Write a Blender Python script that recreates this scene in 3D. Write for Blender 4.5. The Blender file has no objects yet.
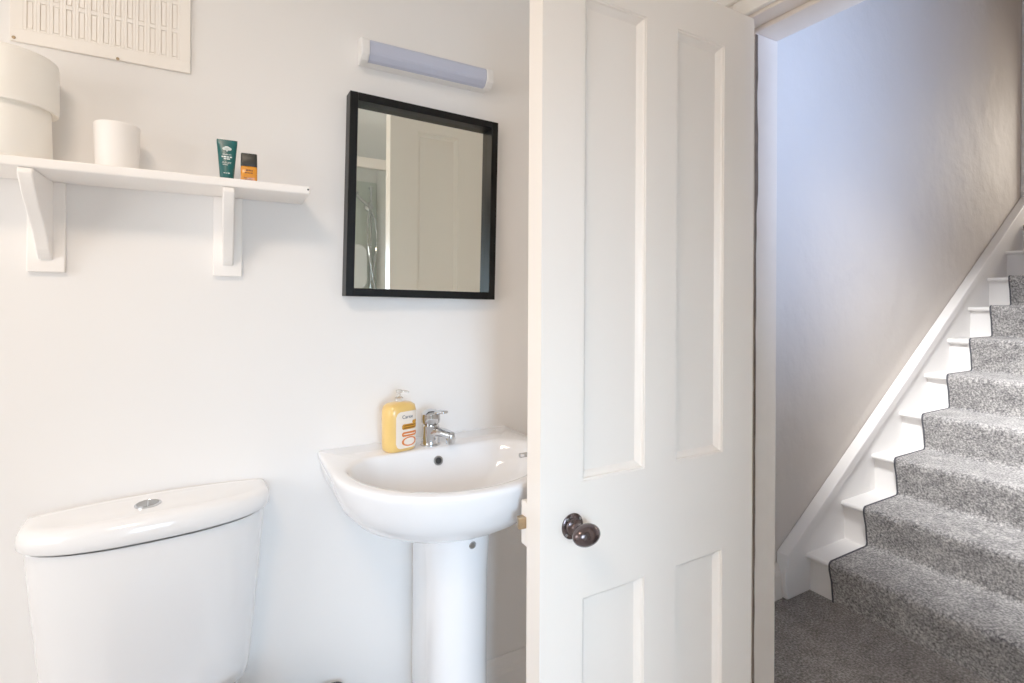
import bpy, bmesh, math, random
from mathutils import Vector, Matrix
random.seed(7)
scene = bpy.context.scene
COL = scene.collection
pi = math.pi

# ------------------------------------------------------------------ helpers
def box(bm, x0, x1, y0, y1, z0, z1):
    v = [bm.verts.new(p) for p in ((x0,y0,z0),(x1,y0,z0),(x1,y1,z0),(x0,y1,z0),(x0,y0,z1),(x1,y0,z1),(x1,y1,z1),(x0,y1,z1))]
    for f in ((0,3,2,1),(4,5,6,7),(0,1,5,4),(1,2,6,5),(2,3,7,6),(3,0,4,7)):
        bm.faces.new([v[i] for i in f])

def loft(bm, rings, cap0=True, cap1=True, closed=True):
    R = [[bm.verts.new(p) for p in r] for r in rings]
    n = len(R[0])
    for a, b in zip(R, R[1:]):
        for i in range(n if closed else n-1):
            j = (i+1) % n
            bm.faces.new((a[i], a[j], b[j], b[i]))
    if cap0: bm.faces.new(R[0][::-1])
    if cap1: bm.faces.new(R[-1])

def lathe(bm, prof, c=(0,0,0), axis='z', n=40, sx=1, sy=1, cap0=True, cap1=True):
    rings = []
    for r, h in prof:
        ring = []
        for i in range(n):
            a = 2*pi*i/n
            u, w = r*math.cos(a)*sx, r*math.sin(a)*sy
            if axis == 'z': p = (c[0]+u, c[1]+w, c[2]+h)
            elif axis == 'y': p = (c[0]+u, c[1]-h, c[2]+w)      # h runs towards -Y
            else: p = (c[0]-h, c[1]-u, c[2]+w)                    # h runs towards -X
            ring.append(p)
        rings.append(ring)
    loft(bm, rings, cap0, cap1)

def tube(bm, pts, r, n=12):
    pts = [Vector(p) for p in pts]
    rings = []
    up = Vector((0.13, 0.31, 0.94)).normalized()
    for i, p in enumerate(pts):
        t = (pts[min(i+1, len(pts)-1)] - pts[max(i-1, 0)]).normalized()
        a = t.cross(up)
        if a.length < 1e-3: a = t.cross(Vector((1,0,0)))
        a.normalize(); b = t.cross(a)
        rr = r[i] if isinstance(r, (list, tuple)) else r
        rings.append([p + a*rr*math.cos(2*pi*k/n) + b*rr*math.sin(2*pi*k/n) for k in range(n)])
    loft(bm, rings)

def prism(bm, poly, axis, a0, a1):
    def P(u, w, a):
        return (a,u,w) if axis == 'x' else ((u,a,w) if axis == 'y' else (u,w,a))
    loft(bm, [[P(u,w,a0) for u,w in poly], [P(u,w,a1) for u,w in poly]])

def rrect(w, d, r, n=6, cx=0, cy=0):
    pts = []
    for sx, sy, a0 in ((1,1,0),(-1,1,90),(-1,-1,180),(1,-1,270)):
        for k in range(n+1):
            a = math.radians(a0 + 90*k/n)
            pts.append((cx+sx*(w/2-r)+r*math.cos(a), cy+sy*(d/2-r)+r*math.sin(a)))
    return pts

def obj(name, bm, mat, parent=None, local=False, smooth=True, bevel=0, segs=2, ang=35, sub=0):
    bmesh.ops.recalc_face_normals(bm, faces=bm.faces)
    if parent is not None and not local:
        off = Vector((0,0,0)); q = parent
        while q is not None:
            off += q.location; q = q.parent
        bmesh.ops.translate(bm, verts=bm.verts, vec=-off)
    me = bpy.data.meshes.new(name)
    bm.to_mesh(me); bm.free()
    o = bpy.data.objects.new(name, me); COL.objects.link(o)
    for m in (mat if isinstance(mat, (list, tuple)) else [mat]): me.materials.append(m)
    if parent is not None: o.parent = parent
    if smooth:
        for p in me.polygons: p.use_smooth = True
        me.set_sharp_from_angle(angle=math.radians(ang))
    if bevel:
        b = o.modifiers.new('bevel', 'BEVEL'); b.width = bevel; b.segments = segs; b.limit_method = 'ANGLE'; b.angle_limit = math.radians(40)
        b.harden_normals = False
    if sub:
        s = o.modifiers.new('sub', 'SUBSURF'); s.levels = sub; s.render_levels = sub
    return o

def thing(name, label, cat, loc=(0,0,0), rz=0, group=None):
    o = bpy.data.objects.new(name, None); COL.objects.link(o)
    o.empty_display_size = .05
    o.location = loc; o.rotation_euler = (0,0,rz)
    return tag(o, label, cat, group)

def tag(o, label, cat, group=None):
    o['label'] = label; o['category'] = cat
    if group: o['group'] = group
    return o

def struct(o, label=None):
    o['kind'] = 'structure'
    if label: o['label'] = label
    return o

B = bmesh.new

# ------------------------------------------------------------------ materials
def srgb(r, g, b):
    f = lambda c: (c/12.92 if c <= .04045 else ((c+.055)/1.055)**2.4)
    return (f(r/255), f(g/255), f(b/255), 1)

def mat(name, col, rough=.5, metal=0, bump=0, bscale=40, coat=0, var=0, vscale=6, spec=.5, trans=0, ior=1.45, sss=0, detail=4, dist=.002):
    m = bpy.data.materials.new(name); m.use_nodes = True
    nt = m.node_tree; p = nt.nodes['Principled BSDF']
    p.inputs['Base Color'].default_value = col
    p.inputs['Roughness'].default_value = rough
    p.inputs['Metallic'].default_value = metal
    p.inputs['Coat Weight'].default_value = coat
    p.inputs['Coat Roughness'].default_value = .05
    p.inputs['Specular IOR Level'].default_value = spec
    p.inputs['Transmission Weight'].default_value = trans
    p.inputs['IOR'].default_value = ior
    if sss:
        p.inputs['Subsurface Weight'].default_value = sss
        p.inputs['Subsurface Scale'].default_value = .01
    tc = nt.nodes.new('ShaderNodeTexCoord')
    if bump:
        n = nt.nodes.new('ShaderNodeTexNoise'); n.inputs['Scale'].default_value = bscale; n.inputs['Detail'].default_value = detail
        b = nt.nodes.new('ShaderNodeBump'); b.inputs['Strength'].default_value = bump; b.inputs['Distance'].default_value = dist
        nt.links.new(tc.outputs['Object'], n.inputs['Vector'])
        nt.links.new(n.outputs['Fac'], b.inputs['Height']); nt.links.new(b.outputs['Normal'], p.inputs['Normal'])
    if var:
        n = nt.nodes.new('ShaderNodeTexNoise'); n.inputs['Scale'].default_value = vscale; n.inputs['Detail'].default_value = 5
        r = nt.nodes.new('ShaderNodeValToRGB')
        r.color_ramp.elements[0].position = .3; r.color_ramp.elements[1].position = .7
        r.color_ramp.elements[0].color = tuple(c*(1-var) for c in col[:3])+(1,)
        r.color_ramp.elements[1].color = tuple(min(1, c*(1+var*.4)) for c in col[:3])+(1,)
        nt.links.new(tc.outputs['Object'], n.inputs['Vector'])
        nt.links.new(n.outputs['Fac'], r.inputs['Fac']); nt.links.new(r.outputs['Color'], p.inputs['Base Color'])
    return m

def carpet_mat(name, dark, mid, light):
    m = bpy.data.materials.new(name); m.use_nodes = True
    nt = m.node_tree; p = nt.nodes['Principled BSDF']; L = nt.links
    p.inputs['Roughness'].default_value = .95
    p.inputs['Specular IOR Level'].default_value = .1
    p.inputs['Sheen Weight'].default_value = .25
    tc = nt.nodes.new('ShaderNodeTexCoord')
    def noise(s, d):
        n = nt.nodes.new('ShaderNodeTexNoise'); n.inputs['Scale'].default_value = s; n.inputs['Detail'].default_value = d
        n.inputs['Roughness'].default_value = .65
        L.new(tc.outputs['Object'], n.inputs['Vector']); return n
    n1 = noise(130, 4); n2 = noise(14, 3); n3 = noise(300, 2)
    r = nt.nodes.new('ShaderNodeValToRGB'); e = r.color_ramp.elements
    e[0].position = .36; e[0].color = dark; e[1].position = .66; e[1].color = light
    k = e.new(.5); k.color = mid
    mix = nt.nodes.new('ShaderNodeMix'); mix.data_type = 'FLOAT'; mix.inputs[0].default_value = .22
    L.new(n1.outputs['Fac'], mix.inputs[2]); L.new(n2.outputs['Fac'], mix.inputs[3])
    L.new(mix.outputs[0], r.inputs['Fac']); L.new(r.outputs['Color'], p.inputs['Base Color'])
    b = nt.nodes.new('ShaderNodeBump'); b.inputs['Strength'].default_value = .9; b.inputs['Distance'].default_value = .006
    add = nt.nodes.new('ShaderNodeMath'); add.operation = 'ADD'
    L.new(n1.outputs['Fac'], add.inputs[0]); L.new(n3.outputs['Fac'], add.inputs[1])
    L.new(add.outputs[0], b.inputs['Height']); L.new(b.outputs['Normal'], p.inputs['Normal'])
    return m

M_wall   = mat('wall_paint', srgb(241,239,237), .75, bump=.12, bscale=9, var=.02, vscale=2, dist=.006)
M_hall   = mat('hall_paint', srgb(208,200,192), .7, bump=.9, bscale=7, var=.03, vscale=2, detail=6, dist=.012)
M_ceil   = mat('ceiling_paint', srgb(243,242,239), .8, bump=.1, bscale=12)
M_trim   = mat('gloss_trim', srgb(235,229,221), .35, bump=.15, bscale=14, dist=.002)
M_door   = mat('door_paint', srgb(246,238,229), .32, bump=.12, bscale=10, var=.015, vscale=3, dist=.002)
M_jamb   = mat('jamb_gloss', srgb(226,213,200), .4, bump=.25, bscale=18, var=.03, vscale=20, dist=.002)
M_stair  = mat('stair_gloss', srgb(240,238,236), .35, bump=.12, bscale=14, dist=.002)
M_cer    = mat('ceramic', srgb(240,241,244), .07, coat=.5, bump=.01, bscale=3)
M_cer2   = mat('toilet_ceramic', srgb(243,243,244), .09, coat=.4, bump=.01, bscale=3)
M_chrome = mat('chrome', srgb(205,208,212), .08, 1, bump=.02, bscale=60)
M_steel  = mat('brushed_steel', srgb(150,150,150), .3, 1, bump=.05, bscale=80)
M_mirror = mat('mirror_glass', srgb(238,242,234), .0, 1)
M_black  = mat('black_frame', srgb(3,3,4), .45, spec=.25, bump=.06, bscale=60, var=.2)
M_shelf  = mat('shelf_paint', srgb(249,245,241), .45, bump=.1, bscale=12, dist=.002)
M_vent   = mat('vent_plastic', srgb(247,241,233), .5, bump=.04, bscale=30)
M_ventd  = mat('vent_groove', srgb(240,232,222), .7, bump=.04, bscale=30)
M_jar    = mat('cream_ceramic', srgb(253,250,243), .45, bump=.03, bscale=20)
M_beaker = mat('white_ceramic', srgb(253,249,245), .5, bump=.03, bscale=20)
M_green  = mat('green_tube', srgb(6,84,84), .3, var=.06, vscale=20, bump=.02)
M_white  = mat('white_ink', srgb(226,238,236), .6, var=.02)
M_amber  = mat('amber_plastic', srgb(226,140,22), .25, var=.1, vscale=30, coat=.3)
M_brown  = mat('brown_ink', srgb(110,58,10), .6, var=.05)
M_cap    = mat('black_cap', srgb(18,20,14), .35, var=.1)
M_soap   = mat('soap_plastic', srgb(236,193,108), .3, var=.04, vscale=14, coat=.3)
M_pump   = mat('pump_plastic', srgb(246,244,240), .15, trans=.75, var=.02)
M_lab    = mat('label_paper', srgb(246,234,220), .5, var=.02)
M_orange = mat('label_orange', srgb(226,120,32), .5, var=.08, vscale=60)
M_gold   = mat('label_gold', srgb(206,140,20), .5, var=.1, vscale=60)
M_navy   = mat('label_navy', srgb(44,40,62), .5, var=.05)
M_knob   = mat('bronze_knob', srgb(94,82,82), .2, .85, bump=.05, bscale=60, var=.25, vscale=30)
M_brass  = mat('brass', srgb(176,150,116), .3, .9, bump=.05, bscale=80, var=.2, vscale=60)
M_diff   = mat('light_diffuser', srgb(184,191,214), .35, var=.02)
M_lightw = mat('light_housing', srgb(236,235,234), .4, var=.02)
M_wood   = mat('seat_wood', srgb(74,48,32), .35, var=.3, vscale=12, bump=.05)
M_bin    = mat('bin_plastic', srgb(30,30,34), .4, bump=.05, bscale=60)
M_carpet = carpet_mat('stair_carpet', srgb(74,73,76), srgb(146,144,143), srgb(222,219,216))
M_hcarp  = carpet_mat('hall_carpet', srgb(64,60,57), srgb(126,119,114), srgb(190,182,175))
M_bind   = mat('carpet_binding', srgb(72,73,80), .9, bump=.3, bscale=200)
M_tile   = mat('shower_panel', srgb(206,214,207), .3, bump=.05, bscale=20, var=.05)
M_glass  = mat('shower_glass', srgb(246,250,247), .02, trans=1, ior=1.45, var=.01)
M_vinyl  = mat('vinyl_floor', srgb(214,213,212), .45, bump=.1, bscale=30, var=.08)
M_dark   = mat('dark_void', srgb(26,26,28), .6, var=.1)
M_gap    = mat('gap_shade', srgb(112,96,82), .8, bump=.3, bscale=60, var=.3, vscale=30)  # dark tone carrying the shade of the hinge gap
M_pane   = mat('window_pane', srgb(235,240,245), .35, trans=1, bump=.05, bscale=40)
M_added_globe  = mat('added_lamp_globe', srgb(250,246,238), .3, sss=.2)

# ------------------------------------------------------------------ camera
H = 1.2425
yaw = 1.0576; roll = 0.0052
cam = bpy.data.cameras.new('camera'); camo = bpy.data.objects.new('camera', cam); COL.objects.link(camo)
cam.sensor_width = 36; cam.lens = 515.66/1024*36
cam.shift_y = -(341.5-299.55)/1024
cam.clip_start = .02
F = Vector((math.cos(yaw), math.sin(yaw), 0)); R_ = Vector((math.sin(yaw), -math.cos(yaw), 0)); U = Vector((0,0,1))
R2 = R_*math.cos(roll) - U*(-math.sin(roll)) * -1
R2 = (R_*math.cos(roll) + U*math.sin(roll)); U2 = (U*math.cos(roll) - R_*math.sin(roll))
mw = Matrix((R2, U2, -F)).transposed().to_4x4(); mw.translation = (0,0,H)
camo.matrix_world = mw
scene.camera = camo

# ------------------------------------------------------------------ setting
D = 1.40            # bathroom back wall
XL = -1.60; XR = 1.21; XH = 1.37; YF = -1.5; ZC = 2.32
HW = 1.34           # hall / staircase wall
JY0, JY1 = .24, .91 # doorway clear of the lining rebate
HEAD = 1.985

bm = B(); box(bm, XL-.1, XH, D, D+.12, 0, ZC); struct(obj('wall_back', bm, M_wall, smooth=False))
LY0, LY1, LZ0, LZ1 = -.10, 1.15, .80, 1.85
bm = B()
box(bm, XL-.1, XL, YF-.1, LY0, 0, ZC); box(bm, XL-.1, XL, LY1, D, 0, ZC); box(bm, XL-.1, XL, LY0, LY1, 0, LZ0); box(bm, XL-.1, XL, LY0, LY1, LZ1, ZC)
struct(obj('wall_left', bm, M_wall, smooth=False))
bm = B()
for y0, y1, z0, z1 in ((LY0,LY1,LZ0,LZ0+.05),(LY0,LY1,LZ1-.05,LZ1),(LY0,LY0+.05,LZ0+.05,LZ1-.05),(LY1-.05,LY1,LZ0+.05,LZ1-.05)):
    box(bm, XL-.08, XL-.02, y0, y1, z0, z1)
w3 = struct(obj('window_3', bm, M_trim, smooth=False, bevel=.004))
bm = B(); box(bm, XL-.055, XL-.049, LY0+.05, LY1-.05, LZ0+.05, LZ1-.05); obj('pane', bm, M_pane, w3, smooth=False)
# front wall with a window opening
WX0, WX1, WZ0, WZ1 = -.62, .32, .75, 1.75
bm = B()
box(bm, XL, WX0, YF-.1, YF, 0, ZC); box(bm, WX1, XH, YF-.1, YF, 0, ZC)
box(bm, WX0, WX1, YF-.1, YF, 0, WZ0); box(bm, WX0, WX1, YF-.1, YF, WZ1, ZC)
struct(obj('wall_front', bm, M_wall, smooth=False))
bm = B()
for x0, x1, z0, z1 in ((WX0,WX1,WZ0,WZ0+.05),(WX0,WX1,WZ1-.05,WZ1),(WX0,WX0+.05,WZ0+.05,WZ1-.05),(WX1-.05,WX1,WZ0+.05,WZ1-.05)):
    box(bm, x0, x1, YF-.08, YF-.02, z0, z1)
w1 = struct(obj('window_1', bm, M_trim, smooth=False, bevel=.004))
bm = B(); box(bm, WX0+.05, WX1-.05, YF-.055, YF-.049, WZ0+.05, WZ1-.05); obj('pane', bm, M_pane, w1, smooth=False)
# right wall with the doorway
bm = B()
box(bm, XR, XH, JY1+.03, D, 0, ZC); box(bm, XR, XH, YF, JY0-.03, 0, ZC); box(bm, XR, XH, JY0-.03, JY1+.03, HEAD+.03, ZC)
struct(obj('wall_right', bm, M_wall, smooth=False))
bm = B(); box(bm, XL-.1, XH, YF-.1, D+.12, ZC, ZC+.06); struct(obj('ceiling', bm, M_ceil, smooth=False))
bm = B(); box(bm, XL-.1, XR+.08, YF-.1, D+.12, -.06, 0); struct(obj('floor', bm, M_vinyl, smooth=False))
# door lining: rebate + stop (one trim), architrave on the bathroom side (another)
bm = B()
box(bm, XR-.002, XH+.004, JY1, JY1+.03, 0, HEAD+.03)
box(bm, XR-.002, XH+.004, JY0-.03, JY0, 0, HEAD+.03)
box(bm, XR-.002, XH+.004, JY0, JY1, HEAD, HEAD+.03)
ST = .014
box(bm, XR+.052, XH-.012, JY1-ST, JY1, 0, HEAD-ST)
box(bm, XR+.052, XH-.012, JY0, JY0+ST, 0, HEAD-ST)
box(bm, XR+.052, XH-.012, JY0, JY1, HEAD-ST, HEAD)
struct(obj('trim_1', bm, M_jamb, bevel=.004, smooth=False))
bm = B()
aw = .075
for off, th in ((0, .018), (.045, .028)):
    a0, a1 = off, aw if off else .045
    box(bm, XR-th, XR-.002, JY1+a0+.008, JY1+a1+.008, 0, HEAD+a1+.008)
    box(bm, XR-th, XR-.002, JY0-a1-.008, JY0-a0-.008, 0, HEAD+a1+.008)
    box(bm, XR-th, XR-.002, JY0-a0-.008, JY1+a0+.008, HEAD+a0+.008, HEAD+a1+.008)
struct(obj('trim_2', bm, M_trim, bevel=.004, smooth=False))
bm = B(); n = 36; L_ = []; R2_ = []  # jagged dark strip on the jamb: shade of the hinge gap, painted in
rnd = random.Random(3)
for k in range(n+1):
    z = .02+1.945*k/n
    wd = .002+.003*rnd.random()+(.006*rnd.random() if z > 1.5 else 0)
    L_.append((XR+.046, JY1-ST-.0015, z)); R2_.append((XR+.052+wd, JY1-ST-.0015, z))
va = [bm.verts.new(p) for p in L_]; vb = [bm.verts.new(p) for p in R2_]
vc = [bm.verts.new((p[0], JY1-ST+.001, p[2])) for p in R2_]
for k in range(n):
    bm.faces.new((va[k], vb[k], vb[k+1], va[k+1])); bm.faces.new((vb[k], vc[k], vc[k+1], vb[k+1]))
struct(obj('hinge_gap_shade', bm, M_gap, smooth=False))
# skirting on the back wall
def skirting(name, x0, x1, yw, h, m, lab=None):
    poly = [(yw, 0), (yw-.02, 0), (yw-.02, h-.045), (yw-.016, h-.035), (yw-.016, h-.028), (yw-.011, h-.018), (yw-.008, h-.006), (yw-.004, h), (yw, h)]
    bm = B(); prism(bm, poly, 'x', x0, x1)
    return struct(obj(name, bm, m, smooth=False, bevel=.0015))
skirting('baseboard_back', XL, XR, D, .145, M_wall)
skirting('baseboard_hall', XH, 2.05, HW, .145, M_trim)

# hallway shell
HX1 = 5.6; HY0 = -1.3; HZ = 4.2; SX = 3.25; SY = .36
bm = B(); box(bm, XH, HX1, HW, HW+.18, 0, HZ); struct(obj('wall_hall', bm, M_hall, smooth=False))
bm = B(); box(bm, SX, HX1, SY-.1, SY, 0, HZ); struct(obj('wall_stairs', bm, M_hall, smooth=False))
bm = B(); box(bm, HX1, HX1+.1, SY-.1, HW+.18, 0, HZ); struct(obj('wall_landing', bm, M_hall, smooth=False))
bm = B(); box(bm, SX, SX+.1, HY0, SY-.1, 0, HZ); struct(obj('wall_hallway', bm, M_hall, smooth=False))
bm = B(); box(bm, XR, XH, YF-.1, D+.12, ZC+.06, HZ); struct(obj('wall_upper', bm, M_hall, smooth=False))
QX0, QX1, QZ0, QZ1 = 1.40, 1.90, .3, 2.15
bm = B()
box(bm, XH, QX0, HY0-.1, HY0, 0, HZ); box(bm, QX1, SX+.1, HY0-.1, HY0, 0, HZ)
box(bm, QX0, QX1, HY0-.1, HY0, 0, QZ0); box(bm, QX0, QX1, HY0-.1, HY0, QZ1, HZ)
struct(obj('wall_entrance', bm, M_hall, smooth=False))
bm = B()
for x0, x1, z0, z1 in ((QX0,QX1,QZ0,QZ0+.05),(QX0,QX1,QZ1-.05,QZ1),(QX0,QX0+.05,QZ0+.05,QZ1-.05),(QX1-.05,QX1,QZ0+.05,QZ1-.05)):
    box(bm, x0, x1, HY0-.08, HY0-.02, z0, z1)
w2 = struct(obj('window_2', bm, M_trim, smooth=False, bevel=.004))
bm = B(); box(bm, QX0+.05, QX1-.05, HY0-.055, HY0-.049, QZ0+.05, QZ1-.05); obj('pane', bm, M_pane, w2, smooth=False)
bm = B(); box(bm, XH, HX1+.1, HY0-.1, HW+.18, HZ, HZ+.06); struct(obj('ceiling_hall', bm, M_ceil, smooth=False))
bm = B(); box(bm, XR+.08, HX1+.1, HY0-.1, HW+.18, -.06, 0); struct(obj('floor_hall', bm, M_hcarp, smooth=False))

# ------------------------------------------------------------------ staircase
X0, G, NO, RI = 2.2024, .2617, .0299, .1748
CT = .011                      # carpet thickness
YS = 1.300                     # face of the wall stringer
NS = 9                         # treads before the landing
st = thing('staircase', 'steep white painted staircase rising to the right along the hall wall', 'staircase', (X0, .83, 0))
for i in range(NS+1):
    x = X0 + i*G + CT
    bm = B(); box(bm, x, x+.02, SY+.005, YS, max(0, i*RI-CT-.02) if i else 0, (i+1)*RI-CT-.022)
    obj('riser', bm, M_stair, st, smooth=False)
    if i < NS:
        bm = B()
        xn = x - NO
        zt = (i+1)*RI - CT
        t = .022
        poly = [(xn+t/2*(1-math.sin(a)), zt-t/2+t/2*math.cos(a)) for a in [pi*k/8 for k in range(9)]]
        poly = poly + [(x+G+.02, zt-t), (x+G+.02, zt)]
        prism(bm, poly, 'y', SY+.005, YS)
        obj('tread', bm, M_stair, st, ang=50)
sl = RI/G
def top(x): return sl*(x-X0) + .30
SE = 4.66
bm = B()
poly = [(2.055, 0), (X0+CT+.02, 0), (SE, max(0, sl*(SE-X0)-.1)), (SE, top(SE)), (2.06, top(2.06)), (2.045, top(2.045)-.01), (2.040, .12), (2.044, .05)]
prism(bm, poly, 'y', YS, HW-.002); obj('stringer', bm, M_stair, st, smooth=False, bevel=.004)
bm = B()
dz = .040
for y0, y1, b0, b1 in ((YS-.012, HW-.003, -.046, .006),):
    poly = [(2.034, top(2.034)+b0), (SE, top(SE)+b0), (SE, top(SE)+b1), (2.034, top(2.034)+b1)]
    prism(bm, poly, 'y', y0, y1)
obj('stringer_cap', bm, M_stair, st, smooth=False, bevel=.004)
bm = B(); prism(bm, [(X0+CT+.021, 0), (SX+.02, 0), (SX+.02, sl*(SX+.02-X0)-.03), (X0+CT+.021, .05)], 'y', SY+.006, SY+.03); obj('stringer', bm, M_stair, st, smooth=False)
# landing
bm = B()
zl = (NS+1)*RI; xl = X0+NS*G-NO
poly = [(xl+.03, zl-.035)] + [(xl+.016-.016*math.sin(a), zl-.016-.016*math.cos(a)) for a in [pi*k/8 for k in range(9)]] + [(HX1-.002, zl), (HX1-.002, zl-.035)]
prism(bm, poly, 'y', SY+.005, YS-.012)
struct(obj('floor_landing', bm, M_carpet, ang=50))
bm = B(); box(bm, SE+.004, SE+.10, HW-.05, HW-.001, zl+.001, zl+2.05); struct(obj('trim_3', bm, M_stair, smooth=False, bevel=.004))
# carpet runner following every tread and riser
YC0, YC1 = .46, 1.2011
def runner_profile(off):
    pts = []
    for i in range(NS+1):
        xr = X0 + i*G; zb = i*RI; zt = zb + RI
        xn = xr - NO; r = .018
        if i == 0: pts.append((xr - .0, .001))
        else:
            pts += [(xr-.012, zb), (xr-.004, zb+.004), (xr-.001, zb+.014)]
        if i == NS:
            pts.append((xr, zt-.055)); break
        pts.append((xr-.004, zb+.03 if i else .03))
        pts.append((xr-.012, zt-.085))
        pts.append((xn+.002, zt-.034))
        for k in range(1, 7):
            a = pi/2*k/6
            pts.append((xn+r-r*math.cos(a), zt-r+r*math.sin(a)))
    if off:
        out = []
        for i, p in enumerate(pts):
            a = Vector(pts[max(i-1,0)]); b = Vector(pts[min(i+1,len(pts)-1)])
            t = (b-a).normalized(); n = Vector((-t.y, t.x))
            out.append((p[0]-n.x*off, p[1]-n.y*off))
        return out
    return pts
runner = thing('stair_carpet', 'grey speckled carpet runner with dark bound edge down the white stairs', 'carpet', (X0, .83, 0))
def ribbon(bm, y0, y1, o0, o1, ny=1):
    a = runner_profile(o0); b = runner_profile(o1)
    ring = a + b[::-1]
    loft(bm, [[(x, y0+(y1-y0)*k/ny, z) for x, z in ring] for k in range(ny+1)])
bm = B(); ribbon(bm, YC0+.008, YC1-.006, 0, .009); obj('pile', bm, M_carpet, runner, ang=60)
for y0, y1 in ((YC0, YC0+.008), (YC1-.006, YC1+.001)):
    bm = B(); ribbon(bm, y0, y1, -.0015, .0095); obj('edge_binding', bm, M_bind, runner, ang=60)

# ------------------------------------------------------------------ door
DY = .86; DT = .05; DX0, DX1 = .551, 1.2035; DZ0, DZ1 = .008, 1.975
PX = ((.654, .8276), (.9247, 1.088)); PZ = ((.215, .6253), (.8657, 1.877))
bm = B()
def leafbox(x0, x1, z0, z1): box(bm, x0, x1, DY, DY+DT, z0, z1)
leafbox(DX0, PX[0][0], DZ0, DZ1); leafbox(PX[1][1], DX1, DZ0, DZ1)
leafbox(PX[0][0], PX[1][1], DZ0, PZ[0][0]); leafbox(PX[0][0], PX[1][1], PZ[0][1], PZ[1][0]); leafbox(PX[0][0], PX[1][1], PZ[1][1], DZ1)
leafbox(PX[0][1], PX[1][0], PZ[0][0], PZ[0][1]); leafbox(PX[0][1], PX[1][0], PZ[1][0], PZ[1][1])
bmesh.ops.remove_doubles(bm, verts=bm.verts, dist=1e-5)
door = struct(obj('door_1', bm, M_door, smooth=False), 'tall white four-panel door standing open with an oval dark knob')
for px in PX:
    for pz in PZ:
        bm = B()
        d = .015; w = .017
        box(bm, px[0], px[1], DY+d, DY+DT-d, pz[0], pz[1])
        for yf, yp in ((DY+.002, DY+d), (DY+DT-.002, DY+DT-d)):   # sloping moulding with a small quirk
            ym = yf + (yp-yf)*.35
            def rect(i, y): return [(px[0]+i, y, pz[0]+i), (px[1]-i, y, pz[0]+i), (px[1]-i, y, pz[1]-i), (px[0]+i, y, pz[1]-i)]
            loft(bm, [rect(0, yf), rect(.004, yf), rect(.006, ym), rect(.012, ym+(yp-ym)*.5), rect(w, yp)], False, False)
        obj('panel', bm, M_door, door, smooth=False)
KX, KZ = .628, .7795
bm = B(); lathe(bm, [(.0255,0),(.0265,.003),(.024,.005),(.0185,.006),(.017,.010),(.012,.013),(.0095,.016),(.0085,.024),(.010,.030),(.013,.034)], (KX, DY-.0005, KZ), 'y', 40)
kn = obj('door_knob', bm, M_knob, door)
bm = B(); prof = [(.0275*math.sin(pi*k/14), .030+.038*(1-math.cos(pi*k/14))/2) for k in range(1, 14)]
lathe(bm, [(.004,.0301)]+prof+[(.002,.068)], (KX, DY, KZ), 'y', 40, sx=1.16, sy=.80); obj('knob_grip', bm, M_knob, kn)
for a in (40, 130, 220, 310):
    bm = B(); lathe(bm, [(.0028,.0),(.0028,.0062),(.0015,.0072)], (KX+.0215*math.cos(math.radians(a)), DY-.0005, KZ+.0215*math.sin(math.radians(a))), 'y', 12); obj('screw', bm, M_steel, kn)
# painted rim lock on the back face, brass latch, bolt
bm = B(); box(bm, DX0+.001, DX0+.125, DY+DT, DY+DT+.026, .730, .822); lk = obj('rim_lock', bm, M_door, door, smooth=False, bevel=.003)
bm = B(); prism(bm, [(.783,.8),(.783,.808)] and [(DX0-.017, DY+DT+.006), (DX0+.004, DY+DT+.004), (DX0+.004, DY+DT+.022), (DX0-.012, DY+DT+.022)], 'z', .768, .792); obj('latch_bolt', bm, M_brass, lk, smooth=False, bevel=.002)
bm = B(); lathe(bm, [(.012,0),(.012,.004),(.008,.008),(.008,.028),(.016,.034),(.022,.046),(.018,.058),(.004,.062)], (KX, DY+DT+.026, KZ), 'y', 24)
bmesh.ops.scale(bm, vec=(1,-1,1), space=Matrix.Translation((0,-(DY+DT+.026),0)), verts=bm.verts); obj('lock_knob', bm, M_knob, lk)
bm = B(); tube(bm, [(DX0-.012, DY+DT+.010, .920), (DX0+.10, DY+DT+.010, .920)], .0048, 14); bo = obj('slide_bolt', bm, M_chrome, door)
bm = B(); box(bm, DX0+.012, DX0+.09, DY+DT-.0005, DY+DT+.006, .905, .935); obj('bolt_plate', bm, M_chrome, bo, smooth=False, bevel=.001)
# coat hook and hinges
bm = B(); lathe(bm, [(.012,0),(.012,.003),(.004,.005),(.004,.03),(.007,.034),(.003,.038)], (1.03, DY+DT, 1.62), 'y', 16)
bmesh.ops.scale(bm, vec=(1,-1,1), space=Matrix.Translation((0,-(DY+DT),0)), verts=bm.verts); obj('coat_hook', bm, M_steel, door)
for z in (.25, 1.70):
    bm = B(); tube(bm, [(DX1+.001, DY+DT-.002, z-.045), (DX1+.001, DY+DT-.002, z+.045)], .006, 12); obj('hinge', bm, M_trim, door)

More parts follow.
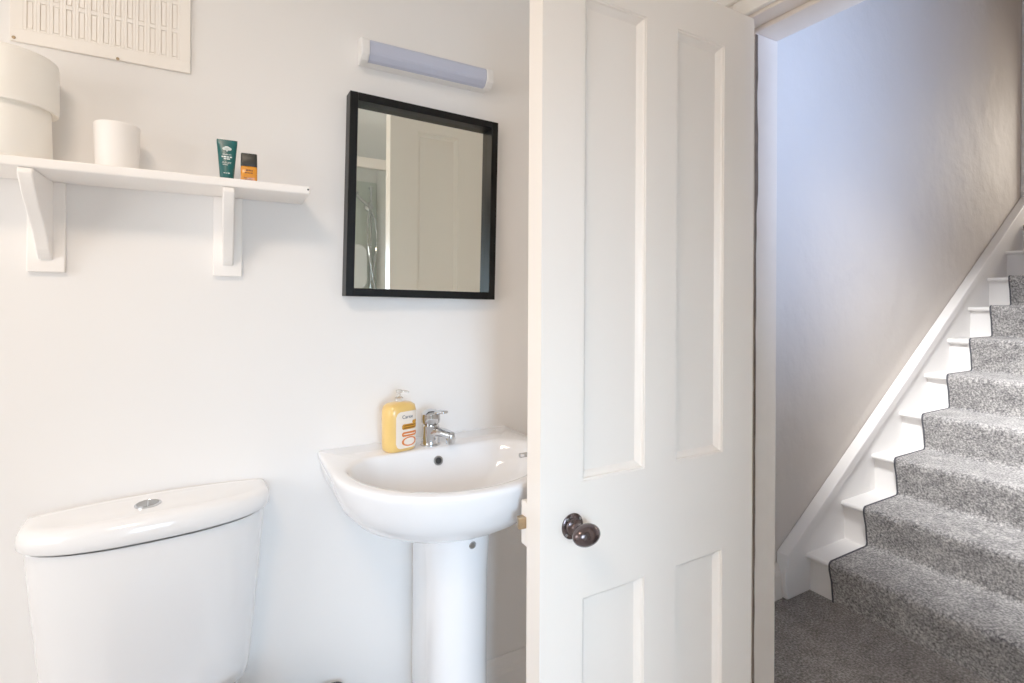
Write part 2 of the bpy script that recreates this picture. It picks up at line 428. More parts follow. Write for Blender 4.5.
# ------------------------------------------------------------------ wash basin
CX = .4925
def basin_ring(a, ys, yf, yb, z, ab=None, dip=0, sq=2.0):
    """clockwise outline: straight back, sides, elliptical front"""
    ab = a if ab is None else ab
    pts = []
    nb, nsd, nf = 16, 8, 48
    for k in range(nb): pts.append((CX+ab-2*ab*k/nb, yb))
    for k in range(nsd):
        t = k/nsd; s = math.sin(t*pi/2)
        pts.append((CX-(ab+(a-ab)*s), yb+(ys-yb)*t))
    for k in range(nf+1):
        t = pi*k/nf
        c, s = math.cos(t), math.sin(t)
        e = 2/sq
        pts.append((CX-a*math.copysign(abs(c)**e, c), ys-(ys-yf)*abs(s)**e))
    for k in range(1, nsd):
        t = 1-k/nsd; s = math.sin(t*pi/2)
        pts.append((CX+(ab+(a-ab)*s), yb+(ys-yb)*t))
    return [(x, y, z - dip*max(0, min(1, (1.27-y)/.3))) for x, y in pts]
bs = thing('wash_basin', 'white ceramic pedestal wash basin with chrome tap, half behind the open door', 'basin', (CX, 1.25, 0))
yb = D-.003
dp = .006
rings = [basin_ring(.088, 1.20, 1.10, 1.34, .694), basin_ring(.13, 1.20, 1.065, 1.36, .698), basin_ring(.185, 1.205, 1.035, 1.38, .712),
         basin_ring(.225, 1.2, .995, yb, .735), basin_ring(.252, 1.2, .969, yb, .766), basin_ring(.268, 1.2, .952, yb, .806),
         basin_ring(.274, 1.2, .946, yb, .835, dip=dp), basin_ring(.2755, 1.2, .944, yb, .843, dip=dp), basin_ring(.2745, 1.2, .945, yb, .849, dip=dp), basin_ring(.270, 1.2, .949, yb-.003, .853, dip=dp),
         basin_ring(.252, 1.2, .968, 1.279, .853, ab=.190, dip=dp), basin_ring(.245, 1.2, .975, 1.274, .8515, ab=.184, dip=dp), basin_ring(.240, 1.2, .981, 1.270, .846, ab=.179, dip=dp),
         basin_ring(.228, 1.195, .997, 1.262, .815, ab=.170), basin_ring(.205, 1.19, 1.018, 1.252, .775, ab=.152), basin_ring(.165, 1.18, 1.05, 1.238, .750, ab=.122),
         basin_ring(.11, 1.17, 1.09, 1.218, .736, ab=.084), basin_ring(.05, 1.16, 1.125, 1.195, .729, ab=.04), basin_ring(.022, 1.16, 1.138, 1.182, .727, ab=.012)]
bm = B(); loft(bm, rings, True, True)
obj('bowl', bm, M_cer, bs, ang=55)
# sealant bead and back lip
bm = B(); tube(bm, [(CX-.272, D-.003, .8525), (CX+.272, D-.003, .8525)], .0018, 8); obj('sealant', bm, M_cer, bs)
def ped_ring(a, yf, yb_, z):
    ys = 1.160
    pts = []
    for k in range(33):
        t = pi*k/32
        pts.append((CX+.006-a*math.cos(t), ys-(ys-yf)*math.sin(t)**.9, z))
    pts += [(CX+a*.50, yb_, z), (CX+.004-a*.50, yb_, z)]
    return pts
bm = B(); loft(bm, [ped_ring(.112,1.05,1.375,0), ped_ring(.112,1.05,1.375,.03), ped_ring(.088,1.065,1.365,.06), ped_ring(.076,1.073,1.36,.16), ped_ring(.074,1.075,1.36,.4), ped_ring(.075,1.073,1.36,.6), ped_ring(.080,1.067,1.365,.715)])
pd = obj('pedestal', bm, M_cer, bs, ang=50)
bm = B(); lathe(bm, [(.009,0),(.009,.006),(.006,.009)], (CX+.010, 1.075, .681), 'y', 16); obj('fixing_bolt', bm, M_steel, pd)
bm = B(); lathe(bm, [(.012,-.004),(.012,.0012),(.0085,.0012),(.008,-.003)], (CX+.001, 1.2605, .823), 'y', 24, cap1=False)
bmesh.ops.rotate(bm, cent=(CX+.001, 1.2605, .823), matrix=Matrix.Rotation(math.radians(-14), 3, 'X'), verts=bm.verts); ov = obj('overflow_ring', bm, M_steel, bs)
bm = B(); lathe(bm, [(.0088,-.002),(.0088,.0006)], (CX+.001, 1.2605, .823), 'y', 24)
bmesh.ops.rotate(bm, cent=(CX+.001, 1.2605, .823), matrix=Matrix.Rotation(math.radians(-14), 3, 'X'), verts=bm.verts); obj('overflow_hole', bm, M_dark, ov)
bm = B(); lathe(bm, [(.021,0),(.021,.003),(.014,.0035),(.013,.001)], (CX, 1.16, .7272), 'z', 28); obj('waste', bm, M_chrome, bs)
# mixer tap
TY = 1.312; TX = CX-.002; TZ = .8525; TA = math.radians(30)
def turn(bm): bmesh.ops.rotate(bm, cent=(TX, TY, 0), matrix=Matrix.Rotation(TA, 3, 'Z'), verts=bm.verts)
bm = B(); lathe(bm, [(.027,0),(.027,.004),(.0250,.006),(.0240,.012),(.0230,.042),(.0235,.052),(.020,.056)], (TX, TY, TZ), 'z', 36); tp = obj('tap', bm, M_chrome, bs)
bm = B()
def ell_ring(c, u, v, a, b, n=24): return [Vector(c)+Vector(u)*a*math.cos(2*pi*k/n)+Vector(v)*b*math.sin(2*pi*k/n) for k in range(n)]
rg = []
for y, z, a, b in ((TY-.005,.034,.019,.013),(TY-.03,.038,.017,.012),(TY-.048,.038,.015,.0105),(TY-.063,.036,.0135,.0100),(TY-.072,.034,.0125,.009)):
    rg.append(ell_ring((TX, y, TZ+z), (1,0,0), (0,.15,1), a, b))
loft(bm, rg); turn(bm); sp = obj('spout', bm, M_chrome, tp)
bm = B(); lathe(bm, [(.0115,-.018),(.0115,0),(.0105,.006)], (TX, TY-.067, TZ+.031), 'z', 24); turn(bm); obj('aerator', bm, M_chrome, tp)
bm = B(); lathe(bm, [(.0205,.057),(.0245,.060),(.0260,.070),(.0250,.084),(.018,.092),(.006,.095)], (TX, TY, TZ), 'z', 36); lv = obj('lever', bm, M_chrome, tp)
bm = B(); rg = []
for y, z, a, b in ((TY-.008,.082,.015,.008),(TY-.03,.090,.0125,.006),(TY-.040,.091,.0110,.0045),(TY-.050,.092,.009,.004)):
    rg.append(ell_ring((TX+.002, y, TZ+z), (1,0,0), (0,.3,1), a, b))
loft(bm, rg); turn(bm); bm2 = bm
me_tmp = bpy.data.meshes.new('tmp'); bm2.to_mesh(me_tmp); bm2.free()
bm = B(); bm.from_mesh(lv.data); 
off = Vector((0,0,0)); q = lv.parent
while q is not None: off += q.location; q = q.parent
bmx = B(); bmx.from_mesh(me_tmp); bmesh.ops.translate(bmx, verts=bmx.verts, vec=-off); bmx.to_mesh(me_tmp); bmx.free()
bm.from_mesh(me_tmp); bm.to_mesh(lv.data); bm.free(); bpy.data.meshes.remove(me_tmp)
for p in lv.data.polygons: p.use_smooth = True

# ------------------------------------------------------------------ hand soap bottle
def text_mesh(s, size, ext=.0003):
    cu = bpy.data.curves.new('t', 'FONT'); cu.body = s; cu.size = size; cu.extrude = ext; cu.align_x = 'CENTER'; cu.align_y = 'CENTER'
    o = bpy.data.objects.new('t', cu); COL.objects.link(o)
    dg = bpy.context.evaluated_depsgraph_get(); dg.update()
    me = bpy.data.meshes.new_from_object(o.evaluated_get(dg)); bpy.data.objects.remove(o); bpy.data.curves.remove(cu)
    b = B(); b.from_mesh(me); bpy.data.meshes.remove(me)
    bmesh.ops.rotate(b, cent=(0,0,0), matrix=Matrix.Rotation(pi/2, 3, 'X'), verts=b.verts)  # reads from -Y
    return b
sb = thing('soap_bottle', 'yellow liquid hand soap bottle with clear pump beside the basin tap', 'soap bottle', (.402, 1.306, .853), math.radians(14))
def sring(w, d, r, z): return [(x, y, z) for x, y in rrect(w, d, r, 6)]
bm = B()
loft(bm, [sring(.074,.050,.022,0.0008), sring(.083,.058,.025,.004), sring(.087,.061,.027,.014), sring(.088,.061,.027,.05), sring(.089,.061,.027,.09), sring(.088,.060,.027,.104), sring(.083,.054,.025,.115), sring(.066,.042,.020,.121), sring(.030,.026,.012,.1235), sring(.022,.022,.0105,.1245)])
body = obj('bottle', bm, M_soap, sb, local=True, ang=60)
bm = B(); lathe(bm, [(.0105,.1235),(.0105,.134),(.008,.136),(.0038,.137),(.0038,.146),(.0075,.147),(.008,.152),(.006,.155)], (0,0,0), 'z', 24)
pm = obj('pump', bm, M_pump, sb, local=True)
bm = B(); tube(bm, [(0,0,.1505),(.010,-.006,.1505),(.018,-.011,.149),(.021,-.013,.146)], [.0035,.0032,.003,.0025], 10); obj('nozzle', bm, M_pump, pm, local=True)
def front_y(x, z=0):  # bottle front surface
    r = .027; w = .088; d = .061
    ax = abs(x)
    if ax <= w/2-r: return -d/2
    return -(d/2-r) - math.sqrt(max(0, r*r-(ax-(w/2-r))**2))
def patch(bm, x0, x1, z0, z1, lift, corner=.008, n=12, lx=0):
    cols = []
    for k in range(n+1):
        x = x0+(x1-x0)*k/n
        e = min(x-x0, x1-x); c = 0
        if e < corner: c = corner - math.sqrt(max(0, corner**2-(corner-e)**2))
        cols.append((x, z0+c, z1-c))
    vs = [[bm.verts.new((x, front_y(x)-lift, z)) for z in (a, b)] for x, a, b in cols]
    for a, b in zip(vs, vs[1:]): bm.faces.new((a[0], b[0], b[1], a[1]))
bm = B(); patch(bm, -.026, .041, .010, .103, .0006, .014, 24); lb = obj('label', bm, M_lab, body, local=True, ang=60)
bm = B(); patch(bm, -.010, .036, .057, .071, .001, .003); patch(bm, .020, .036, .071, .079, .001, .003); obj('label_band', bm, M_gold, body, local=True)
bm = B(); patch(bm, -.010, .036, .039, .051, .001, .003); obj('label_band', bm, M_orange, body, local=True)
bm = B()
for k in range(20):   # honey-dish picture as a ring on the label
    a0, a1 = 2*pi*k/20, 2*pi*(k+1)/20
    q = []
    for a, r in ((a0,.011),(a1,.011),(a1,.015),(a0,.015)):
        x = .012+r*1.5*math.cos(a); q.append(bm.verts.new((x, front_y(x)-.001, .026+r*math.sin(a)*.8)))
    bm.faces.new(q)
obj('label_picture', bm, M_orange, body, local=True)
bm = text_mesh('Carex', .0125); bmesh.ops.translate(bm, verts=bm.verts, vec=(.006, -.0305-.0012, .089)); obj('label_text', bm, M_navy, body, local=True, smooth=False)
for z, m_ in ((.067, M_brown), (.061, M_brown), (.045, M_lab)):
    bm = B(); patch(bm, -.006, .031, z-.0012, z+.0012, .0014, .001); obj('label_line', bm, m_, body, local=True)

# ------------------------------------------------------------------ mirror
mr = thing('mirror', 'black square-edged box-framed mirror hanging above the wash basin', 'mirror', (.4955, D, 1.509))
mr.rotation_euler = (0, math.radians(1.0), math.radians(.9))
mw_, mh_ = .432, .527; fw = .021; yfm = -.044
bm = B()
for x0, x1, z0, z1 in ((-mw_/2,-mw_/2+fw,-mh_/2,mh_/2),(mw_/2-fw,mw_/2,-mh_/2,mh_/2),(-mw_/2+fw,mw_/2-fw,-mh_/2,-mh_/2+fw),(-mw_/2+fw,mw_/2-fw,mh_/2-fw,mh_/2)):
    box(bm, x0, x1, yfm, -.001, z0, z1)
obj('frame', bm, M_black, mr, local=True, smooth=False, bevel=.0012)
bm = B(); box(bm, -mw_/2+fw-.003, mw_/2-fw+.003, -.014, -.010, -mh_/2+fw-.003, mh_/2-fw+.003); obj('glass', bm, M_mirror, mr, local=True, smooth=False)

# ------------------------------------------------------------------ strip light
sl_ = thing('wall_light', 'short white strip light with lavender diffuser above the mirror', 'light', (.50, D, 1.89))
lx0, lx1 = .309, .688
bm = B(); prism(bm, [(D-.001,1.862),(D-.034,1.860),(D-.034,1.926),(D-.001,1.934)], 'x', lx0+.004, lx1-.004); obj('housing', bm, M_lightw, sl_, smooth=False, bevel=.003)
cs = [(D-.030,1.858),(D-.050,1.859),(D-.064,1.872),(D-.066,1.880),(D-.066,1.906),(D-.061,1.913),(D-.030,1.920)]
for a, b in ((lx0, lx0+.021), (lx1-.021, lx1)):
    bm = B(); prism(bm, cs, 'x', a, b); obj('end_cap', bm, M_lightw, sl_, smooth=False, bevel=.003)
cs2 = [(D-.032,1.862),(D-.048,1.862),(D-.060,1.874),(D-.063,1.880),(D-.063,1.905),(D-.058,1.911),(D-.032,1.916)]
bm = B(); prism(bm, cs2, 'x', lx0+.021, lx1-.021); obj('diffuser', bm, M_diff, sl_, smooth=False, bevel=.003)

# ------------------------------------------------------------------ shelf
ZU, ZT = 1.480, 1.4985
sh = thing('wall_shelf', 'long white painted shelf on two shaped brackets above the toilet', 'shelf', (-.2, D, ZU))
bm = B(); box(bm, -1.02, .176, 1.252, D-.001, ZU, ZT); bd = obj('board', bm, M_shelf, sh, smooth=False, bevel=.0035, segs=3)
bm = B(); lathe(bm, [(.0022,0),(.0022,.0006)], (.171, 1.2525, 1.4905), 'y', 12); obj('nail_head', bm, M_dark, bd)
def bracket(xc):
    bm = B()
    box(bm, xc-.030, xc+.030, D-.014, D-.001, 1.294, ZU-.0005)
    br = obj('bracket', bm, M_shelf, sh, smooth=False, bevel=.002)
    pts = [(D-.013, ZU-.0006), (1.256, ZU-.0006), (1.2535, ZU-.010)]
    for k in range(1, 17):                      # swept S-shaped front edge
        t = k/16
        y = 1.2535 + (1.362-1.2535)*((.5-.5*math.cos(pi*t))*.45 + .55*t)
        pts.append((y, ZU-.010 - .132*t))
    pts += [(1.369, 1.329), (1.377, 1.322), (D-.013, 1.318)]
    bm = B(); prism(bm, pts, 'x', xc-.0115, xc+.0115); obj('brace', bm, M_shelf, br, smooth=False, bevel=.003)
bracket(-.313); bracket(.0125)

# ------------------------------------------------------------------ things on the shelf
jr = thing('canister', 'round cream canister with deep overhanging lid at left end of shelf', 'canister', (-.3585, 1.322, ZT))
bm = B(); lathe(bm, [(.064,.0003),(.0665,.003),(.0685,.010),(.067,.06),(.066,.098),(.066,.112)], tuple(jr.location), 'z', 64); obj('body', bm, M_jar, jr)
bm = B(); lathe(bm, [(.0665,.103),(.0755,.099),(.0775,.101),(.078,.108),(.0775,.190),(.076,.197),(.072,.2005),(.05,.202),(.004,.203)], tuple(jr.location), 'z', 64, cap0=False); obj('lid', bm, M_jar, jr)
bm = B(); lathe(bm, [(.033,.0004),(.0350,.002),(.0360,.008),(.0385,.088),(.0390,.0965),(.0382,.0985),(.0366,.0975),(.0358,.088),(.033,.006),(.004,.005)], (-.189, 1.330, ZT), 'z', 56)
tag(obj('beaker', bm, M_beaker), 'plain white tapered beaker standing alone on the shelf', 'beaker')

# green tube
tb = thing('cream_tube', 'dark green cosmetic tube with white tree emblem on the shelf', 'tube', (.0095, 1.315, ZT), math.radians(-2))
tb.scale = (1,1,.925)
def ering(w, d, z, n=32, dx=0): return [(dx+w/2*math.cos(2*pi*k/n), d/2*math.sin(2*pi*k/n), z) for k in range(n)]
bm = B(); loft(bm, [ering(.0262,.0225,.010), ering(.0275,.0225,.012), ering(.031,.020,.035), ering(.0355,.014,.065), ering(.0395,.007,.090), ering(.0405,.0036,.0965), ering(.0408,.0026,.1045)]); tbody = obj('tube_body', bm, M_green, tb, local=True, ang=60)
bm = B(); loft(bm, [ering(.0245,.0215,.0004), ering(.0252,.022,.002), ering(.0252,.022,.010)]); obj('cap', bm, M_green, tb, local=True, ang=60)
def tube_y(z):
    for (z0,d0),(z1,d1) in zip(((.012,.0225),(.035,.020),(.065,.014),(.090,.007)), ((.035,.020),(.065,.014),(.090,.007),(.1,.004))):
        if z <= z1: return -(d0+(d1-d0)*(z-z0)/(z1-z0))/2 - .0007
    return -.003
def dots(bm, xs, z, h):
    for a, b in xs:
        q = [bm.verts.new(p) for p in ((a, tube_y(z), z), (b, tube_y(z), z), (b, tube_y(z+h), z+h), (a, tube_y(z+h), z+h))]; bm.faces.new(q)
bm = B()
for cx_, cz_, rx_, rz_ in ((-.0045,.0815,.0045,.0036),(.0,.0840,.0055,.0040),(.0045,.0815,.0045,.0036),(0,.0805,.006,.003)):
    f = [bm.verts.new((cx_+rx_*math.cos(2*pi*k/18), tube_y(cz_+rz_*math.sin(2*pi*k/18)), cz_+rz_*math.sin(2*pi*k/18))) for k in range(18)]; bm.faces.new(f)
dots(bm, [(-.0014,.0014)], .0752, .0035)
obj('tree_emblem', bm, M_white, tbody, local=True, smooth=False)
bm = B()
dots(bm, [(-.0085,-.004),(-.003,.003),(.004,.0085)], .0668, .0012)
dots(bm, [(-.0105,-.007),(-.006,-.001),(0,.004),(.0055,.010)], .0600, .0030)
dots(bm, [(-.006,-.001),(0,.006)], .0555, .0026)
dots(bm, [(-.009,-.005),(-.004,.001),(.002,.009)], .0480, .0008)
dots(bm, [(-.009,-.002),(-.001,.004),(.005,.008)], .0455, .0008)
dots(bm, [(-.008,-.004),(-.003,.002)], .0415, .0012)
dots(bm, [(-.006,-.003),(-.002,.001),(.002,.006)], .0215, .0014)
obj('tube_print', bm, M_white, tbody, local=True, smooth=False)
# amber bottle
ab = thing('lotion_bottle', 'small amber bottle with square black cap next to green tube', 'bottle', (.0535, 1.318, ZT), math.radians(-4))
ab.scale = (1,1,.91)
bm = B(); loft(bm, [sring(.032,.018,.004,.0004), sring(.034,.020,.005,.002), sring(.034,.020,.005,.044), sring(.031,.017,.004,.0465)]); abody = obj('bottle', bm, M_amber, ab, local=True, ang=60)
bm = B(); loft(bm, [sring(.0335,.0195,.004,.0466), sring(.0338,.0198,.004,.048), sring(.0330,.0192,.004,.077), sring(.0315,.0178,.003,.0785)]); obj('cap', bm, M_cap, ab, local=True, ang=60)
bm = B()
for x0, x1, z, h in ((-.006,-.002,.034,.004),(-.001,.004,.0345,.0035),(.005,.008,.034,.003),(-.008,-.004,.0285,.0025),(-.003,.002,.0285,.0025),(.003,.008,.0285,.0025),(-.010,-.003,.016,.0015),(-.002,.006,.016,.0015),(-.008,.008,.0125,.001)):
    q = [bm.verts.new(p) for p in ((x0,-.0104,z),(x1,-.0104,z),(x1,-.0104,z+h),(x0,-.0104,z+h))]; bm.faces.new(q)
obj('bottle_print', bm, M_brown, abody, local=True, smooth=False)

# ------------------------------------------------------------------ ventilation grille
vg = thing('air_vent', 'cream slotted ventilation grille high on the wall above the shelf', 'vent', (-.21, D, 1.91))
vx0, vx1, vz0, vz1 = -.371, -.0645, 1.757, 2.065
bm = B(); box(bm, vx0, vx1, D-.004, D-.0008, vz0, vz1); obj('backing', bm, M_ventd, vg, smooth=False)
bm = B()
ncol = 13; m_ = .020; cw = (vx1-vx0-2*m_)/ncol
nrow = 4; rz = .026; rh = (vz1-vz0-2*rz)/nrow
yv0, yv1 = D-.0075, D-.0035
# slotted plate built as bars and bridges
box(bm, vx0, vx1, yv0, yv1, vz0, vz0+rz); box(bm, vx0, vx1, yv0, yv1, vz1-rz, vz1)
box(bm, vx0, vx0+m_, yv0, yv1, vz0+rz, vz1-rz); box(bm, vx1-m_, vx1, yv0, yv1, vz0+rz, vz1-rz)
for c in range(ncol):
    xa = vx0+m_+c*cw; xs = xa+cw*.26; xe = xa+cw*.74
    box(bm, xa, xs, yv0, yv1, vz0+rz, vz1-rz); box(bm, xe, xa+cw, yv0, yv1, vz0+rz, vz1-rz)
    for r in range(nrow+1):
        zc = vz0+rz+r*rh
        box(bm, xs, xe, yv0, yv1, max(vz0+rz, zc-.0045), min(vz1-rz, zc+.0045))
obj('slotted_plate', bm, M_vent, vg, smooth=False, bevel=.0006, segs=1)
bm = B()
for c in range(ncol):
    xa = vx0+m_+c*cw; xs = xa+cw*.26; xe = xa+cw*.74
    for r in range(nrow):
        zc = vz0+rz+r*rh
        box(bm, xs+.0013, xe-.0013, D-.0068, D-.0035, zc+.0055, zc+rh-.0055)
obj('louvre_slats', bm, M_vent, vg, smooth=False)
for x, z in ((vx0+.006, vz0+.006), ((vx0+vx1)/2+.02, vz0+.002)):
    bm = B(); lathe(bm, [(.0032,0),(.0032,.0012),(.002,.002)], (x, yv0, z), 'y', 12); obj('screw', bm, M_brass, vg)

# ------------------------------------------------------------------ toilet
tl = thing('toilet', 'white close-coupled toilet, its cistern and domed lid below the shelf', 'toilet', (-.123, 1.388, 0), math.radians(4))
A_ = .2205
WS = .2205/.215
def cist(a, yf, ys, z, dome=0, yb=0, sq=2.4):
    pts = []; a = a*WS
    nb, nsd, nf = 24, 5, 44
    for k in range(nb): pts.append((a-2*a*k/nb, yb))
    for k in range(nsd): pts.append((-a, yb+(ys-yb)*k/nsd))
    for k in range(nf+1):
        t = pi*k/nf; c, s = math.cos(t), math.sin(t); e = 2/sq
        pts.append((-a*math.copysign(abs(c)**e, c), ys-(ys-yf)*abs(s)**e))
    for k in range(1, nsd): pts.append((a, ys+(yb-ys)*k/nsd))
    return [(x, y, z+dome*(1-(x/A_)**2)) for x, y in pts]
bm = B(); loft(bm, [cist(.13,-.105,-.04,.372), cist(.160,-.118,-.045,.376), cist(.172,-.124,-.045,.388), cist(.176,-.127,-.045,.41), cist(.181,-.134,-.045,.47), cist(.194,-.147,-.045,.62), cist(.204,-.154,-.045,.745), cist(.2045,-.1545,-.045,.760)], True, False)
obj('cistern', bm, M_cer2, tl, local=True, ang=50)
bm = B()
loft(bm, [cist(.192,-.145,-.045,.768,0,-.004), cist(.212,-.163,-.05,.7665,0), cist(.215,-.166,-.05,.770,0), cist(.215,-.166,-.05,.785,.002), cist(.2135,-.164,-.05,.792,.004), cist(.210,-.160,-.05,.798,.007,-.002),
          cist(.204,-.152,-.05,.802,.009,-.006), cist(.192,-.138,-.048,.8035,.010,-.012), cist(.185,-.131,-.046,.8025,.010,-.016), cist(.14,-.108,-.045,.803,.010,-.025), cist(.065,-.08,-.05,.803,.010,-.04), cist(.01,-.066,-.060,.803,.010,-.054)])
lid = obj('cistern_lid', bm, M_cer2, tl, local=True, ang=50)
bm = B(); lathe(bm, [(.0235,0),(.0235,.0035),(.021,.005),(.0205,.0042)], (-.014,-.084,.8115), 'z', 36); fb = obj('flush_button', bm, M_chrome, lid, local=True)
for s in (-1, 1):
    bm = B(); n = 16
    pts = [(-.014+s*(.001+.0185*math.cos(-pi/2+pi*k/n)), -.084+.0185*math.sin(-pi/2+pi*k/n)) for k in range(n+1)]
    prism(bm, pts, 'z', .815, .8168); obj('button_half', bm, M_steel, fb, local=True, smooth=False, bevel=.0006)
def oval(a, y0, y1, z, n=48):
    yc, b = (y0+y1)/2, (y1-y0)/2
    return [(a*math.cos(2*pi*k/n), yc+b*math.sin(2*pi*k/n)*(1 if math.sin(2*pi*k/n) < 0 else .96), z) for k in range(n)]
bm = B(); loft(bm, [oval(.115,-.47,-.06,0), oval(.115,-.47,-.06,.03), oval(.10,-.44,-.07,.10), oval(.11,-.47,-.06,.22), oval(.16,-.58,-.04,.32), oval(.18,-.65,-.03,.37), oval(.182,-.655,-.03,.392), oval(.17,-.64,-.16,.396), oval(.13,-.60,-.22,.392), oval(.11,-.56,-.24,.30), oval(.06,-.46,-.28,.22)])
obj('pan', bm, M_cer2, tl, local=True, ang=50)
bm = B(); loft(bm, [oval(.172,-.65,-.19,.3965), oval(.176,-.655,-.186,.400), oval(.176,-.655,-.186,.408), oval(.172,-.648,-.19,.412)]); se = obj('seat', bm, M_wood, tl, local=True, ang=50)
bm = B(); loft(bm, [oval(.168,-.65,-.190,.413), oval(.174,-.656,-.187,.417), oval(.174,-.656,-.187,.427), oval(.165,-.64,-.20,.432)]); obj('seat_lid', bm, M_wood, tl, local=True, ang=50)
for s in (-1, 1):
    bm = B(); tube(bm, [(s*.10,-.152,.392),(s*.10,-.152,.413)], .009, 12); tube(bm, [(s*.080,-.154,.414),(s*.142,-.154,.414)], .0075, 12); obj('seat_hinge', bm, M_wood, tl, local=True)

# black bin between toilet and basin
wb = thing('waste_bin', 'black plastic bin on the floor between toilet and basin', 'bin', (.19, 1.29, 0))
def bring(w, d, r, z): return [(x+.19, y+1.29, z) for x, y in rrect(w, d, r, 5)]
bm = B(); loft(bm, [bring(.13,.13,.02,.0005), bring(.135,.135,.02,.005), bring(.16,.165,.02,.245), bring(.170,.175,.02,.246), bring(.172,.177,.02,.256), bring(.164,.169,.018,.258), bring(.154,.158,.016,.25), bring(.13,.13,.016,.01)])
obj('body', bm, M_bin, wb, ang=40)

# ------------------------------------------------------------------ shower seen in the mirror
EY = -.35; EB = YF
bm = B(); box(bm, .36, XR-.002, YF+.002, YF+.014, .12, 2.2)
for k in range(12): box(bm, .40+k*.068, .404+k*.068, YF+.012, YF+.017, .12, 2.2)
struct(obj('trim_4', bm, M_tile, smooth=False))
enc = thing('shower_enclosure', 'glass shower enclosure with white frame reflected in the mirror', 'shower', (.78, -.9, 0))
bm = B(); box(bm, .36, XR-.004, YF+.02, EY, 0.001, .12); obj('tray', bm, M_cer, enc, smooth=False, bevel=.01)
bm = B(); box(bm, .36, XR-.004, EY-.03, EY+.01, 2.03, 2.09); box(bm, .36, .40, EY-.03, EY+.01, .12, 2.03); box(bm, XR-.04, XR-.004, EY-.03, EY+.01, .12, 2.03); box(bm, .36, .40, YF+.02, EY-.03, 2.03, 2.09); obj('frame', bm, M_door, enc, smooth=False, bevel=.003)
bm = B(); box(bm, .40, XR-.04, EY-.013, EY-.007, .12, 2.03); obj('glass_screen', bm, M_glass, enc, smooth=False)
es = thing('shower_unit', 'white electric shower heater with chrome hose reflected in the mirror', 'shower', (1.06, YF+.02, 1.5))
bm = B(); prism(bm, [(x+1.03, z+1.50) for x, z in rrect(.17, .36, .07, 8)], 'y', YF+.018, YF+.10); obj('heater_box', bm, M_cer, es, bevel=.012, ang=50)
HXS, HZS = 1.120, 1.985
bm = B(); tube(bm, [(HXS+.03,YF+.055,1.05),(HXS+.03,YF+.055,2.16)], .009, 14); tube(bm, [(HXS+.03,YF+.016,2.15),(HXS+.03,YF+.06,2.15)], .012, 12); tube(bm, [(HXS+.03,YF+.016,1.07),(HXS+.03,YF+.06,1.07)], .012, 12); obj('riser_rail', bm, M_chrome, es)
bm = B()
lathe(bm, [(.020,-.03),(.036,-.015),(.038,0),(.030,.02),(.012,.026)], (HXS, YF+.09, HZS), 'y', 24); obj('slider', bm, M_chrome, es)
bm = B(); tube(bm, [(HXS,YF+.11,HZS),(HXS-.06,YF+.15,HZS+.03),(HXS-.13,YF+.19,HZS+.075)], [.012,.013,.015], 14); lathe(bm, [(.014,.016),(.046,.003),(.049,-.008),(.04,-.014)], (HXS-.16, YF+.205, HZS+.085), 'z', 28); obj('hand_shower', bm, M_chrome, es)
def hose(pts0):
    P = [Vector(p) for p in pts0]; out = []
    for i in range(len(P)-1):
        a, b_, c, d = P[max(i-1,0)], P[i], P[i+1], P[min(i+2,len(P)-1)]
        for k in range(8):
            t = k/8
            out.append(.5*((2*b_)+(c-a)*t+(2*a-5*b_+4*c-d)*t*t+(3*b_-a-3*c+d)*t*t*t))
    out.append(P[-1]); return out
bm = B()
tube(bm, hose([(HXS,YF+.11,HZS),(HXS-.02,YF+.13,1.80),(HXS-.005,YF+.14,1.60),(HXS+.03,YF+.13,1.38),(HXS+.06,YF+.10,1.20),(1.03,YF+.06,1.31)]), .0085, 10)
tube(bm, hose([(HXS,YF+.11,HZS),(HXS+.045,YF+.12,1.86),(HXS+.06,YF+.12,1.70),(HXS+.035,YF+.12,1.50),(HXS+.02,YF+.09,1.36)]), .0075, 10)
obj('hose', bm, M_chrome, es)

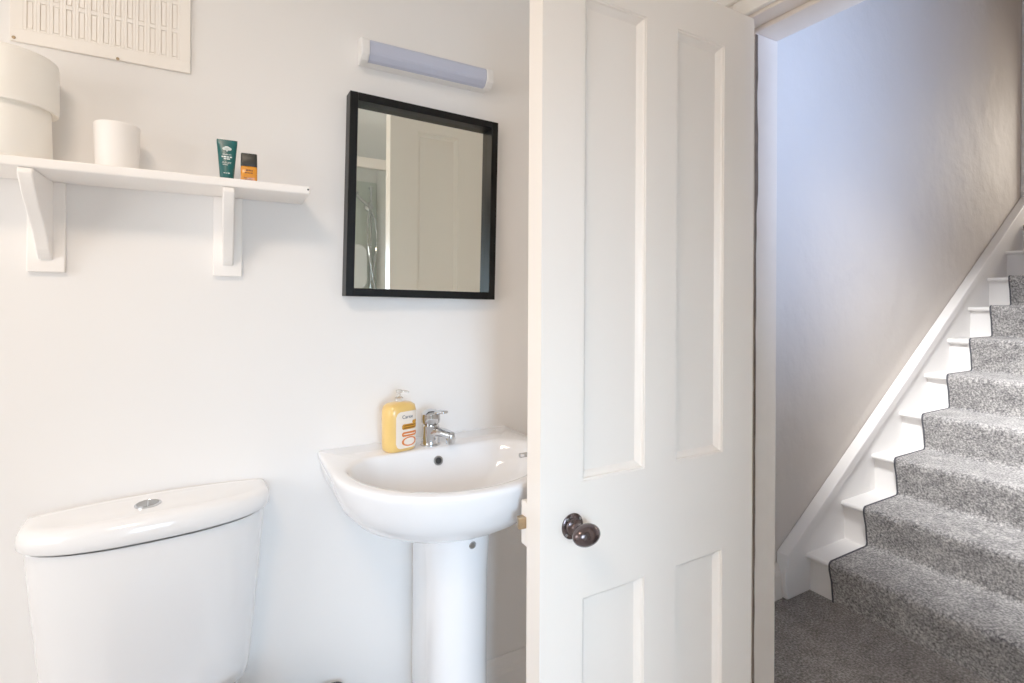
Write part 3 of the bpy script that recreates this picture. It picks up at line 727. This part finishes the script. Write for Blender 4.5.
# unseen ceiling lamp, added to warm the bathroom light
LAX, LAY = -.40, .15
cl = thing('added_ceiling_light', 'round white opal ceiling lamp added out of view above the bathroom', 'light', (LAX, LAY, ZC))
bm = B(); lathe(bm, [(.14,0),(.14,-.02),(.135,-.022)], (LAX,LAY,ZC-.001), 'z', 40); obj('added_lamp_base', bm, M_lightw, cl)
bm = B(); lathe(bm, [(.13,-.023),(.128,-.045),(.11,-.062),(.07,-.074),(.01,-.078)], (LAX,LAY,ZC), 'z', 40); obj('added_globe', bm, M_added_globe, cl)

# ------------------------------------------------------------------ light
def area(name, loc, target, w, h, power, col, spread=180):
    l = bpy.data.lights.new(name, 'AREA'); l.shape = 'RECTANGLE'; l.size = w; l.size_y = h; l.energy = power; l.color = col; l.spread = math.radians(spread)
    o = bpy.data.objects.new(name, l); COL.objects.link(o); o.location = loc
    o.rotation_euler = (Vector(target)-Vector(loc)).to_track_quat('-Z', 'Y').to_euler()
    return o
area('window_daylight', ((WX0+WX1)/2+.2, YF+.03, 1.15), (1.02, 1.0, .50), .8, .9, 9.6, (.56,.77,1.0), 66)
area('side_window_daylight', (XL+.03, (LY0+LY1)/2, 1.3), (1.2, 1.1, .9), 1.1, .9, 11, (1.0,.965,.935), 150)
area('ceiling_fill', (LAX, LAY, ZC-.09), (LAX, LAY, 0), .34, .34, 12.5, (1.0,.79,.61))  # added warm light for the left wall and the door top
area('hall_daylight', ((QX0+QX1)/2, HY0+.03, 1.30), (2.1, 1.34, 2.55), .45, .8, 21, (.40,.58,1.0), 68)
area('stairwell_fill', (1.43, .60, 2.75), (3.1, .58, .70), .4, .4, 26, (1.0,.985,.975), 53)  # added light without a fixture, brightens the stair risers from the front
area('landing_fill', (HX1-.05, .85, 2.3), (2.2, .9, .8), .7, 1.0, 14, (1.0,.90,.78), 120)  # added warm fill for the upper stairs and wall, no window behind it

w = bpy.data.worlds.new('sky'); scene.world = w; w.use_nodes = True
bg = w.node_tree.nodes['Background']; sky = w.node_tree.nodes.new('ShaderNodeTexSky')
sky.sky_type = 'NISHITA'; sky.sun_disc = False; sky.sun_elevation = math.radians(35)
w.node_tree.links.new(sky.outputs['Color'], bg.inputs['Color']); bg.inputs['Strength'].default_value = .15

scene.view_settings.view_transform = 'Standard'
scene.view_settings.look = 'None'
scene.view_settings.exposure = 0
scene.view_settings.gamma = 1.22
scene.cycles.max_bounces = 12
scene.cycles.diffuse_bounces = 8
scene.cycles.use_denoising = True
